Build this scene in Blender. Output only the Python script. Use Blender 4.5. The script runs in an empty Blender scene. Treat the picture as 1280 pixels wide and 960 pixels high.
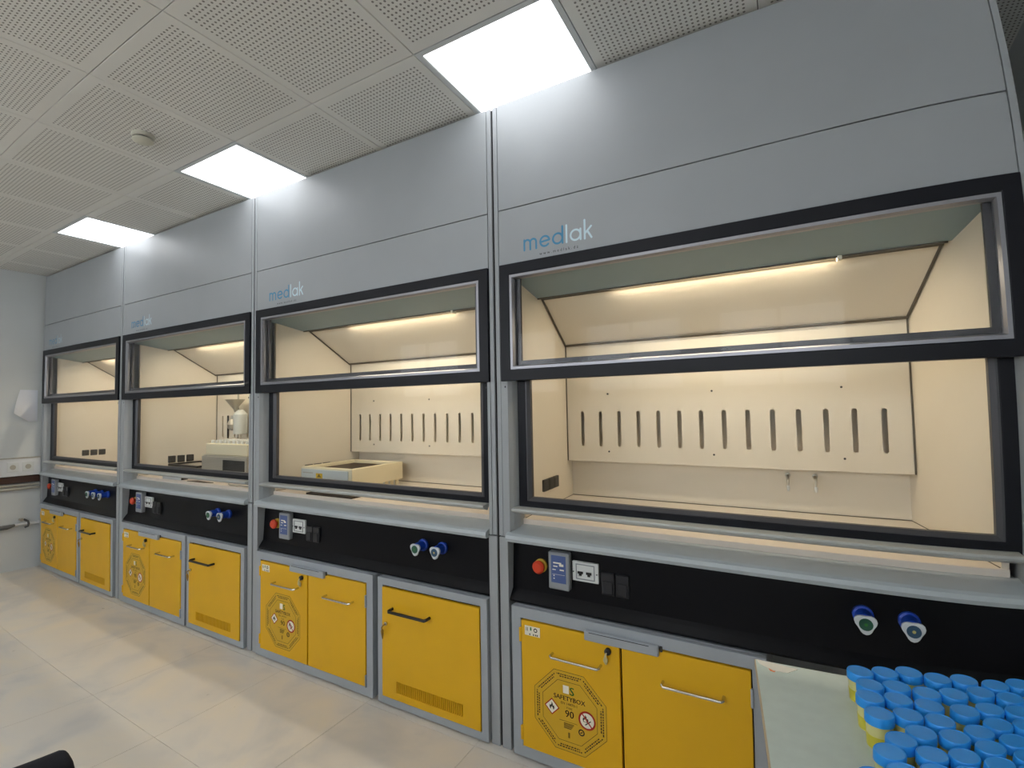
import bpy, bmesh, math, random
from mathutils import Matrix, Vector
random.seed(7)
S = bpy.context.scene
COL = S.collection

# ------------------------------------------------------------------ camera
YAW, PIT, ROL = 0.50941892, 0.04761268, -0.01831315
CAM = Vector((1.17643952, -1.90918351, 1.52650778))
LC1, LC3, LC4 = 1.07159911, -0.4751909, 0.22863775      # wide phone lens: angle from radius (half-width = 1)
cd = bpy.data.cameras.new('camera'); cam = bpy.data.objects.new('camera', cd)
COL.objects.link(cam); S.camera = cam
_f = Vector((-math.sin(YAW)*math.cos(PIT), math.cos(YAW)*math.cos(PIT), math.sin(PIT)))
_r = Vector((math.cos(YAW), math.sin(YAW), 0)); _u = _r.cross(_f)
RR = _r*math.cos(ROL)+_u*math.sin(ROL); UU = -_r*math.sin(ROL)+_u*math.cos(ROL)
_m = Matrix((RR, UU, -_f)).transposed().to_4x4(); _m.translation = CAM; cam.matrix_world = _m
cd.sensor_width = 36; cd.sensor_height = 27; cd.lens = 17; cd.clip_start = 0.02; cd.clip_end = 60
cd.type = 'PANO'; cd.panorama_type = 'FISHEYE_LENS_POLYNOMIAL'; cd.fisheye_fov = math.radians(170)
cd.fisheye_polynomial_k0 = 0; cd.fisheye_polynomial_k1 = -LC1/18; cd.fisheye_polynomial_k2 = 0
cd.fisheye_polynomial_k3 = -LC3/18**3; cd.fisheye_polynomial_k4 = -LC4/18**4

def ray(px, py):
    dx, dy = px-640, 480-py
    r = math.hypot(dx, dy); q = r/640
    t = LC1*q+LC3*q**3+LC4*q**4
    return _f*math.cos(t)+(RR*dx+UU*dy)*(math.sin(t)/r)
def on_z(px, py, z):
    d = ray(px, py); return CAM+d*((z-CAM.z)/d.z)

# ------------------------------------------------------------------ world, exposure
W = bpy.data.worlds.new('world'); S.world = W; W.use_nodes = True
W.node_tree.nodes['Background'].inputs[0].default_value = (0.92, 0.95, 1.0, 1)
W.node_tree.nodes['Background'].inputs[1].default_value = 4.6
S.view_settings.view_transform = 'Standard'; S.view_settings.look = 'None'
S.view_settings.gamma = 1; S.view_settings.use_curve_mapping = False
S.view_settings.exposure = 0.46
PANEL_LIGHT = 3.0      # ceiling light panels
HOOD_LIGHT = 46.0      # lamp strips in the hoods

# ------------------------------------------------------------------ materials
def lin(c):
    return tuple(((v/255)/12.92 if v/255 <= 0.04045 else ((v/255+0.055)/1.055)**2.4) for v in c)
MATS = {}
def mat(name, rgb, rough=0.5, metal=0.0, var=0.0, scale=8.0, bump=0.0, bscale=200.0, emit=0.0, coat=0.0, spec=0.5):
    m = bpy.data.materials.new(name); m.use_nodes = True; MATS[name] = m
    nt = m.node_tree; b = nt.nodes['Principled BSDF']
    c = lin(rgb)
    b.inputs['Base Color'].default_value = (*c, 1)
    b.inputs['Roughness'].default_value = rough; b.inputs['Metallic'].default_value = metal
    b.inputs['Coat Weight'].default_value = coat; b.inputs['Specular IOR Level'].default_value = spec
    if emit:
        b.inputs['Emission Color'].default_value = (*c, 1); b.inputs['Emission Strength'].default_value = emit
    if var or bump:
        g = nt.nodes.new('ShaderNodeNewGeometry')
    if var:
        n = nt.nodes.new('ShaderNodeTexNoise'); n.inputs['Scale'].default_value = scale; n.inputs['Detail'].default_value = 5
        nt.links.new(g.outputs['Position'], n.inputs['Vector'])
        r = nt.nodes.new('ShaderNodeValToRGB')
        r.color_ramp.elements[0].position = 0.3; r.color_ramp.elements[1].position = 0.7
        r.color_ramp.elements[0].color = (*[v*(1-var) for v in c], 1)
        r.color_ramp.elements[1].color = (*[min(1, v*(1+var)) for v in c], 1)
        nt.links.new(n.outputs['Fac'], r.inputs['Fac']); nt.links.new(r.outputs['Color'], b.inputs['Base Color'])
    if bump:
        n2 = nt.nodes.new('ShaderNodeTexNoise'); n2.inputs['Scale'].default_value = bscale; n2.inputs['Detail'].default_value = 2
        nt.links.new(g.outputs['Position'], n2.inputs['Vector'])
        bp = nt.nodes.new('ShaderNodeBump'); bp.inputs['Strength'].default_value = bump; bp.inputs['Distance'].default_value = 0.001
        nt.links.new(n2.outputs['Fac'], bp.inputs['Height']); nt.links.new(bp.outputs['Normal'], b.inputs['Normal'])
    return m
def emission(name, rgb, strength):
    m = bpy.data.materials.new(name); m.use_nodes = True; MATS[name] = m; nt = m.node_tree; nt.nodes.clear()
    e = nt.nodes.new('ShaderNodeEmission'); o = nt.nodes.new('ShaderNodeOutputMaterial')
    e.inputs[0].default_value = (*lin(rgb), 1); e.inputs[1].default_value = strength
    nt.links.new(e.outputs[0], o.inputs[0]); return m

mat('hood_grey', (158, 162, 165), 0.42, 0.0, 0.03, 3, 0.15, 350)
mat('sill_grey', (172, 180, 184), 0.38, 0.0, 0.03, 5)
mat('frame_black', (14, 16, 24), 0.4, 0.0, 0.08, 6, spec=0.25)
mat('panel_black', (5, 6, 12), 0.35, 0.0, 0.06, 6, spec=0.2)
mat('bead_silver', (150, 150, 156), 0.35, 0.7)
mat('rail_dark', (78, 78, 82), 0.4, 0.5)
mat('handle_rail', (178, 182, 180), 0.35, 0.2)
mat('chamber_cream', (226, 216, 199), 0.45, 0.0, 0.02, 4, 0.1, 120)
mat('worktop_cream', (228, 217, 204), 0.35, 0.0, 0.03, 6)
mat('chamber_steel', (128, 150, 158), 0.45, 0.0, 0.03, 4)
mat('trim_shade_brown', (92, 84, 72), 0.5)
mat('yellow', (226, 174, 10), 0.42, 0.0, 0.025, 6, 0.1, 300)
mat('cabinet_grey', (160, 166, 172), 0.45, 0.0, 0.03, 8)
mat('chrome', (205, 203, 196), 0.22, 1.0)
mat('black_plastic', (24, 24, 26), 0.4)
mat('blank_black', (30, 31, 36), 0.45)
mat('dark_void', (12, 12, 13), 0.8)  # near-black that paints shade into gaps and recesses
mat('brass', (160, 130, 70), 0.35, 0.9)
mat('tag_clear', (210, 200, 150), 0.4)
mat('stop_red', (206, 62, 26), 0.4)
mat('stop_yellow', (206, 168, 40), 0.45)
mat('display_frame', (146, 150, 154), 0.4)
mat('socket_white', (212, 215, 214), 0.4)
mat('socket_dark', (60, 58, 54), 0.5)
mat('knob_blue', (22, 68, 176), 0.35)
mat('knob_shield', (206, 212, 216), 0.4)
mat('disc_green', (28, 82, 62), 0.5)
mat('disc_blue', (40, 76, 104), 0.5)
mat('disc_dot', (190, 180, 110), 0.5)
mat('logo_blue', (70, 138, 176), 0.3)
mat('logo_sheen', (206, 228, 236), 0.25)  # reflection on the logo film, painted into the last letters
mat('print_black', (34, 28, 16), 0.6)
mat('print_olive', (120, 96, 14), 0.6)
mat('print_white', (236, 230, 214), 0.5)
mat('print_red', (176, 40, 20), 0.5)
mat('print_green', (40, 120, 40), 0.5)
mat('sticker_yellow', (212, 168, 30), 0.4)
mat('wall_white', (206, 210, 211), 0.75, 0.0, 0.03, 2, 0.2, 90)
mat('ceiling_back', (120, 120, 116), 0.9)
mat('grout', (160, 154, 144), 0.8)
mat('trunking', (220, 222, 224), 0.45)
mat('rail_wood', (66, 44, 36), 0.55, 0.0, 0.2, 10)
mat('conduit', (176, 172, 160), 0.45)
mat('pipe_dark', (96, 98, 100), 0.5)
mat('paper', (226, 230, 240), 0.7)
mat('detector', (196, 194, 178), 0.5)
mat('lamp_housing', (120, 114, 100), 0.5)
mat('clip_white', (250, 244, 226), 0.4)
mat('table_top', (204, 216, 208), 0.45, 0.0, 0.035, 30)
mat('table_edge', (196, 180, 150), 0.5)
mat('table_leg', (150, 152, 150), 0.4, 0.4)
mat('cap_blue', (40, 152, 238), 0.35)
mat('cup_body', (226, 220, 150), 0.3)
mat('cup_liquid', (214, 204, 70), 0.3)
mat('tape_white', (236, 232, 220), 0.35)
mat('tape_orange', (216, 120, 60), 0.5)
mat('device_cream', (230, 218, 186), 0.45)
mat('device_front', (196, 200, 198), 0.45)
mat('device_inside', (64, 50, 34), 0.7, 0.0, 0.2, 20)
mat('steel', (182, 177, 166), 0.4, 0.35)
mat('steel_dark', (70, 70, 70), 0.4, 0.6)
mat('rod_dark', (50, 46, 42), 0.4, 0.4)
mat('tray_dark', (58, 46, 36), 0.45)
mat('chair_cloth', (16, 18, 28), 0.85, 0.0, 0.2, 60, 0.4, 400)
mat('chair_metal', (40, 40, 44), 0.35, 0.6)
emission('light_panel', (250, 252, 255), PANEL_LIGHT)
emission('hood_lamp', (255, 238, 208), HOOD_LIGHT)

def glass_mat(name, tint, amount=1.0, ior=1.45, rough=0.0):
    m = bpy.data.materials.new(name); m.use_nodes = True; MATS[name] = m; nt = m.node_tree; nt.nodes.clear()
    o = nt.nodes.new('ShaderNodeOutputMaterial'); mx = nt.nodes.new('ShaderNodeMixShader')
    t = nt.nodes.new('ShaderNodeBsdfTransparent'); g = nt.nodes.new('ShaderNodeBsdfGlossy')
    t.inputs[0].default_value = (*tint, 1); g.inputs['Roughness'].default_value = rough
    fr = nt.nodes.new('ShaderNodeFresnel'); fr.inputs[0].default_value = ior
    ge = nt.nodes.new('ShaderNodeNewGeometry')
    inv = nt.nodes.new('ShaderNodeMath'); inv.operation = 'SUBTRACT'; inv.inputs[0].default_value = 1
    mu = nt.nodes.new('ShaderNodeMath'); mu.operation = 'MULTIPLY'
    mu2 = nt.nodes.new('ShaderNodeMath'); mu2.operation = 'MULTIPLY'; mu2.inputs[1].default_value = amount
    nt.links.new(ge.outputs['Backfacing'], inv.inputs[1]); nt.links.new(fr.outputs[0], mu.inputs[0]); nt.links.new(inv.outputs[0], mu.inputs[1])
    nt.links.new(mu.outputs[0], mu2.inputs[0]); nt.links.new(mu2.outputs[0], mx.inputs[0])
    nt.links.new(t.outputs[0], mx.inputs[1]); nt.links.new(g.outputs[0], mx.inputs[2]); nt.links.new(mx.outputs[0], o.inputs[0])
    return m
glass_mat('pane', (0.985, 0.99, 0.985), 1.0, 1.24)
glass_mat('labglass', (0.93, 0.94, 0.93), 1.5)

def tile_mat():
    # perforated gypsum: dots of holes inside a plain margin, in each tile's own coordinates
    m = mat('ceiling_tile', (226, 225, 220), 0.85, 0.0, 0.03, 2.5)
    nt = m.node_tree; b = nt.nodes['Principled BSDF']
    L = nt.links.new
    tc = nt.nodes.new('ShaderNodeTexCoord'); sp = nt.nodes.new('ShaderNodeSeparateXYZ'); L(tc.outputs['Object'], sp.inputs[0])
    def M(op, a, b_=None, c_=None):
        n = nt.nodes.new('ShaderNodeMath'); n.operation = op
        for i, v in enumerate((a, b_, c_)):
            if v is None: continue
            if isinstance(v, (int, float)): n.inputs[i].default_value = v
            else: L(v, n.inputs[i])
        return n.outputs[0]
    P = 0.0196
    ds = []
    for ax, half in ((0, 14), (1, 14)):
        q = M('DIVIDE', sp.outputs[ax], P)
        fr = M('SUBTRACT', M('SUBTRACT', q, M('FLOOR', q)), 0.5)
        ds.append((M('MULTIPLY', fr, fr), M('LESS_THAN', M('ABSOLUTE', q), 14.0)))
    d = M('SQRT', M('ADD', ds[0][0], ds[1][0]))
    hole = M('MULTIPLY', M('LESS_THAN', d, 0.24), M('MULTIPLY', ds[0][1], ds[1][1]))
    mx = nt.nodes.new('ShaderNodeMix'); mx.data_type = 'RGBA'
    src = b.inputs['Base Color'].links[0].from_socket
    L(hole, mx.inputs['Factor']); L(src, mx.inputs['A']); mx.inputs['B'].default_value = (0.25, 0.24, 0.22, 1)
    L(mx.outputs['Result'], b.inputs['Base Color'])
    return m
tile_mat()
def floor_mat():
    m = mat('floor_tile', (202, 192, 174), 0.28, 0.0, 0.0); nt = m.node_tree; b = nt.nodes['Principled BSDF']; L = nt.links.new
    g = nt.nodes.new('ShaderNodeNewGeometry')
    n = nt.nodes.new('ShaderNodeTexNoise'); n.inputs['Scale'].default_value = 2.6; n.inputs['Detail'].default_value = 7; n.inputs['Distortion'].default_value = 0.6
    L(g.outputs['Position'], n.inputs['Vector'])
    r = nt.nodes.new('ShaderNodeValToRGB'); e = r.color_ramp.elements
    e[0].position = 0.32; e[0].color = (*lin((206, 203, 198)), 1); e[1].position = 0.7; e[1].color = (*lin((232, 221, 202)), 1)
    k = e.new(0.5); k.color = (*lin((224, 217, 206)), 1)
    L(n.outputs['Fac'], r.inputs['Fac']); L(r.outputs['Color'], b.inputs['Base Color'])
    n2 = nt.nodes.new('ShaderNodeTexNoise'); n2.inputs['Scale'].default_value = 9; n2.inputs['Detail'].default_value = 4
    L(g.outputs['Position'], n2.inputs['Vector'])
    mr = nt.nodes.new('ShaderNodeMapRange'); mr.inputs['To Min'].default_value = 0.22; mr.inputs['To Max'].default_value = 0.42
    L(n2.outputs['Fac'], mr.inputs['Value']); L(mr.outputs['Result'], b.inputs['Roughness'])
floor_mat()
def screen_mat():
    m = mat('screen_blue', (66, 84, 130), 0.3, emit=0.12)
screen_mat()

# ------------------------------------------------------------------ mesh helpers
class MB:
    def __init__(s): s.v = []; s.f = []; s.m = []; s.cur = 0; s.lift = 0.0
    def add(s, vs, fs):
        o = len(s.v); s.v += [tuple(v) for v in vs]
        for f in fs: s.f.append(tuple(o+i for i in f)); s.m.append(s.cur)
        return s
    def box(s, x0, x1, y0, y1, z0, z1):
        v = [(x, y, z) for x in (x0, x1) for y in (y0, y1) for z in (z0, z1)]
        return s.add(v, [(0, 1, 3, 2), (4, 6, 7, 5), (0, 4, 5, 1), (2, 3, 7, 6), (0, 2, 6, 4), (1, 5, 7, 3)])
    def prism(s, poly, a, b, axis):
        n = len(poly); P = lambda p, t: (t, p[0], p[1]) if axis == 'x' else (p[0], t, p[1]) if axis == 'y' else (p[0], p[1], t)
        v = [P(p, a) for p in poly]+[P(p, b) for p in poly]
        f = [tuple(range(n))[::-1], tuple(range(n, 2*n))]+[(i, (i+1) % n, n+(i+1) % n, n+i) for i in range(n)]
        return s.add(v, f)
    def sweep(s, x0, x1, z0, z1, prof):            # frame: closed (inset, y) profile swept round a rectangle
        n = len(prof); v = []
        for i, y in prof: v += [(x0+i, y, z0+i), (x1-i, y, z0+i), (x1-i, y, z1-i), (x0+i, y, z1-i)]
        f = []
        for k in range(n):
            k2 = (k+1) % n
            for c in range(4): c2 = (c+1) % 4; f.append((4*k+c, 4*k+c2, 4*k2+c2, 4*k2+c))
        return s.add(v, f)
    def tube(s, pts, r, n=10, cap=True):
        pts = [Vector(p) for p in pts]; rs = r if isinstance(r, (list, tuple)) else [r]*len(pts); v = []; f = []
        a = None
        for i, p in enumerate(pts):
            t = (pts[min(i+1, len(pts)-1)]-pts[max(i-1, 0)]).normalized()
            if a is None:
                a = t.orthogonal().normalized()
            else:
                a = (a-t*a.dot(t)).normalized()
            b = t.cross(a)
            for k in range(n):
                w = 2*math.pi*k/n; v.append(p+(a*math.cos(w)+b*math.sin(w))*rs[i])
        for i in range(len(pts)-1):
            for k in range(n): k2 = (k+1) % n; f.append((i*n+k, i*n+k2, (i+1)*n+k2, (i+1)*n+k))
        if cap: f.append(tuple(range(n))[::-1]); f.append(tuple(range((len(pts)-1)*n, len(pts)*n)))
        return s.add(v, f)
    def lathe(s, prof, c=(0, 0, 0), n=20, axis='z'):     # prof: (radius, height)
        v = []; f = []
        for r, h in prof:
            for k in range(n):
                w = 2*math.pi*k/n; p = (r*math.cos(w), r*math.sin(w), h)
                if axis == 'y': p = (p[0], p[2], p[1])
                elif axis == 'x': p = (p[2], p[0], p[1])
                v.append((p[0]+c[0], p[1]+c[1], p[2]+c[2]))
        for i in range(len(prof)-1):
            for k in range(n): k2 = (k+1) % n; f.append((i*n+k, i*n+k2, (i+1)*n+k2, (i+1)*n+k))
        f.append(tuple(range(n))[::-1]); f.append(tuple(range((len(prof)-1)*n, len(prof)*n)))
        return s.add(v, f)
    def plate(s, outer, holes, y0, y1):            # plate in x-z with real holes
        bm = bmesh.new(); loops = []
        for lp in [outer]+holes:
            vs = [bm.verts.new((p[0], 0, p[1])) for p in lp]
            for i in range(len(vs)): bm.edges.new((vs[i], vs[(i+1) % len(vs)]))
            loops.append(vs)
        bm.verts.index_update()
        idx = {v: i for i, v in enumerate(bm.verts)}
        co = [v.co.copy() for v in bm.verts]
        lpi = [[idx[v] for v in l] for l in loops]
        bmesh.ops.triangle_fill(bm, use_beauty=True, use_dissolve=False, edges=bm.edges[:])
        tri = [[idx[v] for v in f.verts] for f in bm.faces]
        n = len(co); v = [(c.x, y0, c.z) for c in co]+[(c.x, y1, c.z) for c in co]
        f = [tuple(t) for t in tri]+[tuple(n+i for i in t[::-1]) for t in tri]
        for l in lpi:
            for i in range(len(l)): a, b = l[i], l[(i+1) % len(l)]; f.append((a, b, n+b, n+a))
        bm.free(); return s.add(v, f)
    def flat(s, poly, y):                           # printed shape facing -y
        s.lift += 2e-6                              # later print lies over earlier print
        return s.add([(p[0], y-s.lift, p[1]) for p in poly], [tuple(range(len(poly)))])
    def stroke(s, pts, w, y, cap=8):
        for a, b in zip(pts, pts[1:]):
            d = Vector((b[0]-a[0], b[1]-a[1])); L = d.length
            if L < 1e-9: continue
            n = Vector((-d.y, d.x))/L*w/2
            s.flat([(a[0]-n.x, a[1]-n.y), (b[0]-n.x, b[1]-n.y), (b[0]+n.x, b[1]+n.y), (a[0]+n.x, a[1]+n.y)], y)
        if cap:
            for p in pts: s.flat(circ(p[0], p[1], w/2, cap), y)
        return s
    def mesh(s, name, mats, bev=0.0, seg=1, smooth=False):
        me = bpy.data.meshes.new(name); bm = bmesh.new()
        vs = [bm.verts.new(v) for v in s.v]
        for f, mi in zip(s.f, s.m):
            try: fc = bm.faces.new([vs[i] for i in f]); fc.material_index = mi
            except ValueError: pass
        bmesh.ops.recalc_face_normals(bm, faces=bm.faces[:])
        if bev:
            es = [e for e in bm.edges if len(e.link_faces) == 2 and e.calc_face_angle(0) > 0.6]
            bmesh.ops.bevel(bm, geom=es, offset=bev, segments=seg, affect='EDGES', profile=0.5, clamp_overlap=True)
        bm.to_mesh(me); bm.free()
        if isinstance(mats, str): mats = [mats]
        for k in mats: me.materials.append(MATS[k])
        if smooth:
            me.polygons.foreach_set('use_smooth', [True]*len(me.polygons))
            try: me.set_sharp_from_angle(angle=0.6)
            except Exception: pass
        return me
    def build(s, name, mats, parent=None, bev=0.0, seg=1, smooth=False, loc=None):
        return put(name, s.mesh(name, mats, bev, seg, smooth), parent, loc)
def put(name, me, parent=None, loc=None, rotz=0.0):
    o = bpy.data.objects.new(name, me); COL.objects.link(o)
    if parent: o.parent = parent
    if loc: o.location = loc
    if rotz: o.rotation_euler = (0, 0, rotz)
    return o
def circ(x, z, r, n=20, a0=0.0): return [(x+r*math.cos(a0+2*math.pi*i/n), z+r*math.sin(a0+2*math.pi*i/n)) for i in range(n)]
def stadium(x, z0, z1, w, n=6):
    r = w/2; return [(x+r*math.cos(math.pi*i/n), z1-r+r*math.sin(math.pi*i/n)) for i in range(n+1)] + \
        [(x+r*math.cos(math.pi+math.pi*i/n), z0+r+r*math.sin(math.pi+math.pi*i/n)) for i in range(n+1)]
def arc(cx, cz, r, a, b, n=14): return [(cx+r*math.cos(math.radians(a+(b-a)*i/n)), cz+r*math.sin(math.radians(a+(b-a)*i/n))) for i in range(n+1)]
def thing(name, label, cat, loc=(0, 0, 0), group=None, rotz=0.0):
    o = bpy.data.objects.new(name, None); COL.objects.link(o); o.location = loc; o.rotation_euler = (0, 0, rotz)
    o.empty_display_size = 0.1
    return tag(o, label, cat, group)
def tag(o, label, cat, group=None):
    o['label'] = label; o['category'] = cat
    if group: o['group'] = group
    return o
def struct(o): o['kind'] = 'structure'; return o
_tc = {}
def text2d(txt, size, align='CENTER'):
    key = (txt, size, align)
    if key not in _tc:
        cu = bpy.data.curves.new('lettering', 'FONT'); cu.body = txt; cu.size = size; cu.align_x = align; cu.resolution_u = 2
        o = bpy.data.objects.new('lettering', cu); COL.objects.link(o); dg = bpy.context.evaluated_depsgraph_get()
        me = bpy.data.meshes.new_from_object(o.evaluated_get(dg))
        _tc[key] = ([(v.co.x, v.co.y) for v in me.vertices], [tuple(p.vertices) for p in me.polygons])
        bpy.data.objects.remove(o); bpy.data.curves.remove(cu); bpy.data.meshes.remove(me)
    return _tc[key]
def put_text(mb, txt, size, x, z, y, align='CENTER', ang=0.0, sx=1.0):
    vs, fs = text2d(txt, size, align); c, s_ = math.cos(ang), math.sin(ang)
    mb.add([(x+sx*p[0]*c-p[1]*s_, y, z+sx*p[0]*s_+p[1]*c) for p in vs], fs)

# ------------------------------------------------------------------ room shell
XL, XR, YB, YF, ZC = -5.44, 2.12, 1.0, -4.6, 2.975
floor = struct(MB().box(XL-.1, XR+.1, YF-.1, YB+.1, -0.12, -0.006).build('floor', 'grout'))
FP = 0.68; fx0, fy0 = -1.45, -0.73
tm = MB().box(-FP/2+.0009, FP/2-.0009, -FP/2+.0009, FP/2-.0009, -0.006, 0.0).mesh('floor_tile', 'floor_tile', bev=0.0008)
for i in range(-7, 8):
    for j in range(-7, 5):
        cx, cy = fx0+FP*(i+.5), fy0+FP*(j+.5)
        if cx < XL-.1 or cx > XR+.1 or cy < YF-.1 or cy > YB+.1: continue
        put('tile', tm, floor, (cx, cy, 0))
struct(MB().box(XL-.1, XL, YF-.1, YB+.1, 0, ZC).build('wall_left', 'wall_white'))
struct(MB().box(XR, XR+.1, YF-.1, YB+.1, 0, ZC).build('wall_right', 'wall_white'))
struct(MB().box(XL, XR, YB, YB+.1, 0, ZC).build('wall_back', 'wall_white'))
FILL_WIN = [(-4.9, -3.5), (-3.1, -1.7), (-1.3, .1), (.5, 1.9)]; WZ0, WZ1 = 1.70, 2.72  # unseen windows added to even the light; hood reflections suggest one
rect = lambda a, b, c, d: [(a, c), (b, c), (b, d), (a, d)]
struct(MB().plate(rect(XL, XR, 0, ZC), [rect(a, b, WZ0, WZ1) for a, b in FILL_WIN], YF-.1, YF).build('wall_front', 'wall_white'))
for k, (a, b) in enumerate(FILL_WIN):
    wn = struct(MB().sweep(a, b, WZ0, WZ1, [(0, YF-.08), (.045, YF-.08), (.045, YF-.02), (0, YF-.02)]).build('window_%d' % (k+1), 'trunking'))
    MB().box((a+b)/2-.02, (a+b)/2+.02, YF-.075, YF-.025, WZ0+.045, WZ1-.045).build('mullion', 'trunking', wn)
    for c, d in ((a+.045, (a+b)/2-.02), ((a+b)/2+.02, b-.045)): MB().box(c, d, YF-.053, YF-.048, WZ0+.045, WZ1-.045).build('pane', 'pane', wn)
# suspended ceiling: slab above, every tile a piece
ceil = struct(MB().box(XL-.1, XR+.1, YF-.1, YB+.1, ZC+.016, ZC+.12).build('ceiling', 'ceiling_back'))
PX, PY, GX, GY = 0.622, 0.645, -0.08, -0.436
LIGHT_CELLS = {(0, 0): 'near', (-3, 0): 'near', (-6, 0): 'near', **{(i, j): 'rear' for i in (0, -3, -6) for j in (-3,)}}
ctm = MB().box(-PX/2+.0015, PX/2-.0015, -PY/2+.0015, PY/2-.0015, 0, 0.015).mesh('ceiling_tile', 'ceiling_tile', bev=0.002)
for i in range(-9, 4):
    for j in range(-7, 3):
        cx, cy = GX+PX*(i+.5), GY+PY*(j+.5)
        if (i, j) in LIGHT_CELLS or cx < XL-.3 or cx > XR+.3 or cy < YF-.3 or cy > YB+.3: continue
        put('tile', ctm, ceil, (cx, cy, ZC))
LIGHT_LABEL = {0: 'lit square ceiling panel over the gap between the empty hood and box heater hood',
               -3: 'lit square ceiling panel over the gap between the box heater hood and the glassware hood',
               -6: 'lit square ceiling panel over the gap between the glassware hood and the corner hood'}
for (i, j), kind in LIGHT_CELLS.items():
    cx, cy = GX+PX*(i+.5), GY+PY*(j+.5)
    lab = LIGHT_LABEL[i] if kind == 'near' else 'lit square ceiling panel in the row away from the fume hoods'
    t = thing('ceiling_light', lab, 'ceiling light', (cx, cy, ZC), 'square ceiling light panels')
    fr = MB(); fr.sweep(-PX/2+.002, PX/2-.002, -PY/2+.002, PY/2-.002, [(0, 0), (0.022, 0), (0.026, .004), (0.026, .014), (0, .014)])
    fr.v = [(x, z, y) for x, y, z in fr.v]; fr.build('frame', 'wall_white', t)
    MB().box(-PX/2+.026, PX/2-.026, -PY/2+.026, PY/2-.026, .004, .012).build('diffuser', 'light_panel', t)
t = thing('smoke_detector', 'round cream smoke detector on the perforated ceiling', 'smoke detector', (-1.66, -0.72, ZC))
MB().lathe([(0.052, 0), (0.052, -.012), (0.046, -.018)], n=28).build('base', 'detector', t, smooth=True)
MB().lathe([(0.036, -.018), (0.036, -.026)], n=28).build('vent_ring', 'dark_void', t, smooth=True)
MB().lathe([(0.047, -.026), (0.047, -.034), (0.03, -.044), (0.004, -.046)], n=28).build('cover', 'detector', t, smooth=True)

# ------------------------------------------------------------------ fume hoods
ZT = 2.955
def knob_parts(root, u, z, green):
    y = 0.048
    k = MB().lathe([(0.030, y), (0.030, y-.012), (0.024, y-.016), (0.022, y-.06)], (0, 0, 0), 20, 'y')
    k.v = [(a+u, b, c+z) for a, b, c in k.v]
    kb = k.build('valve_knob', 'knob_blue', root, smooth=True)
    sh = []
    for i in range(24):
        a = 2*math.pi*i/24; r = 0.029*(1+0.16*math.cos(3*(a+math.pi/2))); sh.append((u+r*math.cos(a), z-.006+r*math.sin(a)))
    MB().prism(sh, y-.06, y-.072, 'y').build('shield', 'knob_shield', kb, bev=.002)
    d = MB().prism(circ(u, z-.006, .019, 20), y-.072, y-.074, 'y'); d.cur = 1
    d.flat(circ(u, z-.006, .005, 10), y-.0745)
    d.build('disc', ['disc_green' if green else 'disc_blue', 'disc_dot' if not green else 'print_green'], kb)
def logo(root, u, zb, y):
    k = 0.0500; w = 0.0086
    def mk(letters, x, m, name):
        mb = MB()
        for ch in letters:
            P = lambda pts: [(u+(x+p[0])*k, zb+p[1]*k) for p in pts]
            if ch == 'm':
                for st in ([(0, 0), (0, .95)], [(.6, 0), (.6, .62)], [(1.2, 0), (1.2, .62)], arc(.3, .62, .3, 180, 0), arc(.9, .62, .3, 180, 0)): mb.stroke(P(st), w, y)
                x += 1.2+.38
            elif ch == 'e':
                mb.stroke(P([(.05, .47), (.92, .56)]), w, y); mb.stroke(P(arc(.48, .5, .45, 8, 318, 20)), w, y); x += .95+.3
            elif ch in 'da':
                mb.stroke(P(arc(.47, .5, .45, 0, 360, 22)), w, y); mb.stroke(P([(.93, 0.02), (.93, 1.5 if ch == 'd' else .95)]), w, y); x += .95+.36
            elif ch == 'l':
                mb.stroke(P([(0, 0), (0, 1.5)]), w, y); x += .36
            elif ch == 'k':
                mb.stroke(P([(0, 0), (0, 1.62)]), w, y); mb.stroke(P([(.02, .45), (.58, 1.0)]), w, y); mb.stroke(P([(.25, .62), (.6, 0.02)]), w, y)
        mb.build(name, m, root); return x
    x = mk('med', 0, 'logo_blue', 'logo_lettering'); mk('lak', x, 'logo_sheen', 'logo_lettering')
    mb = MB(); put_text(mb, 'w w w . m e d l a k . d z', 0.019, u+.075, zb-.034, y, 'LEFT'); mb.build('web_address', 'print_black', root)

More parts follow.
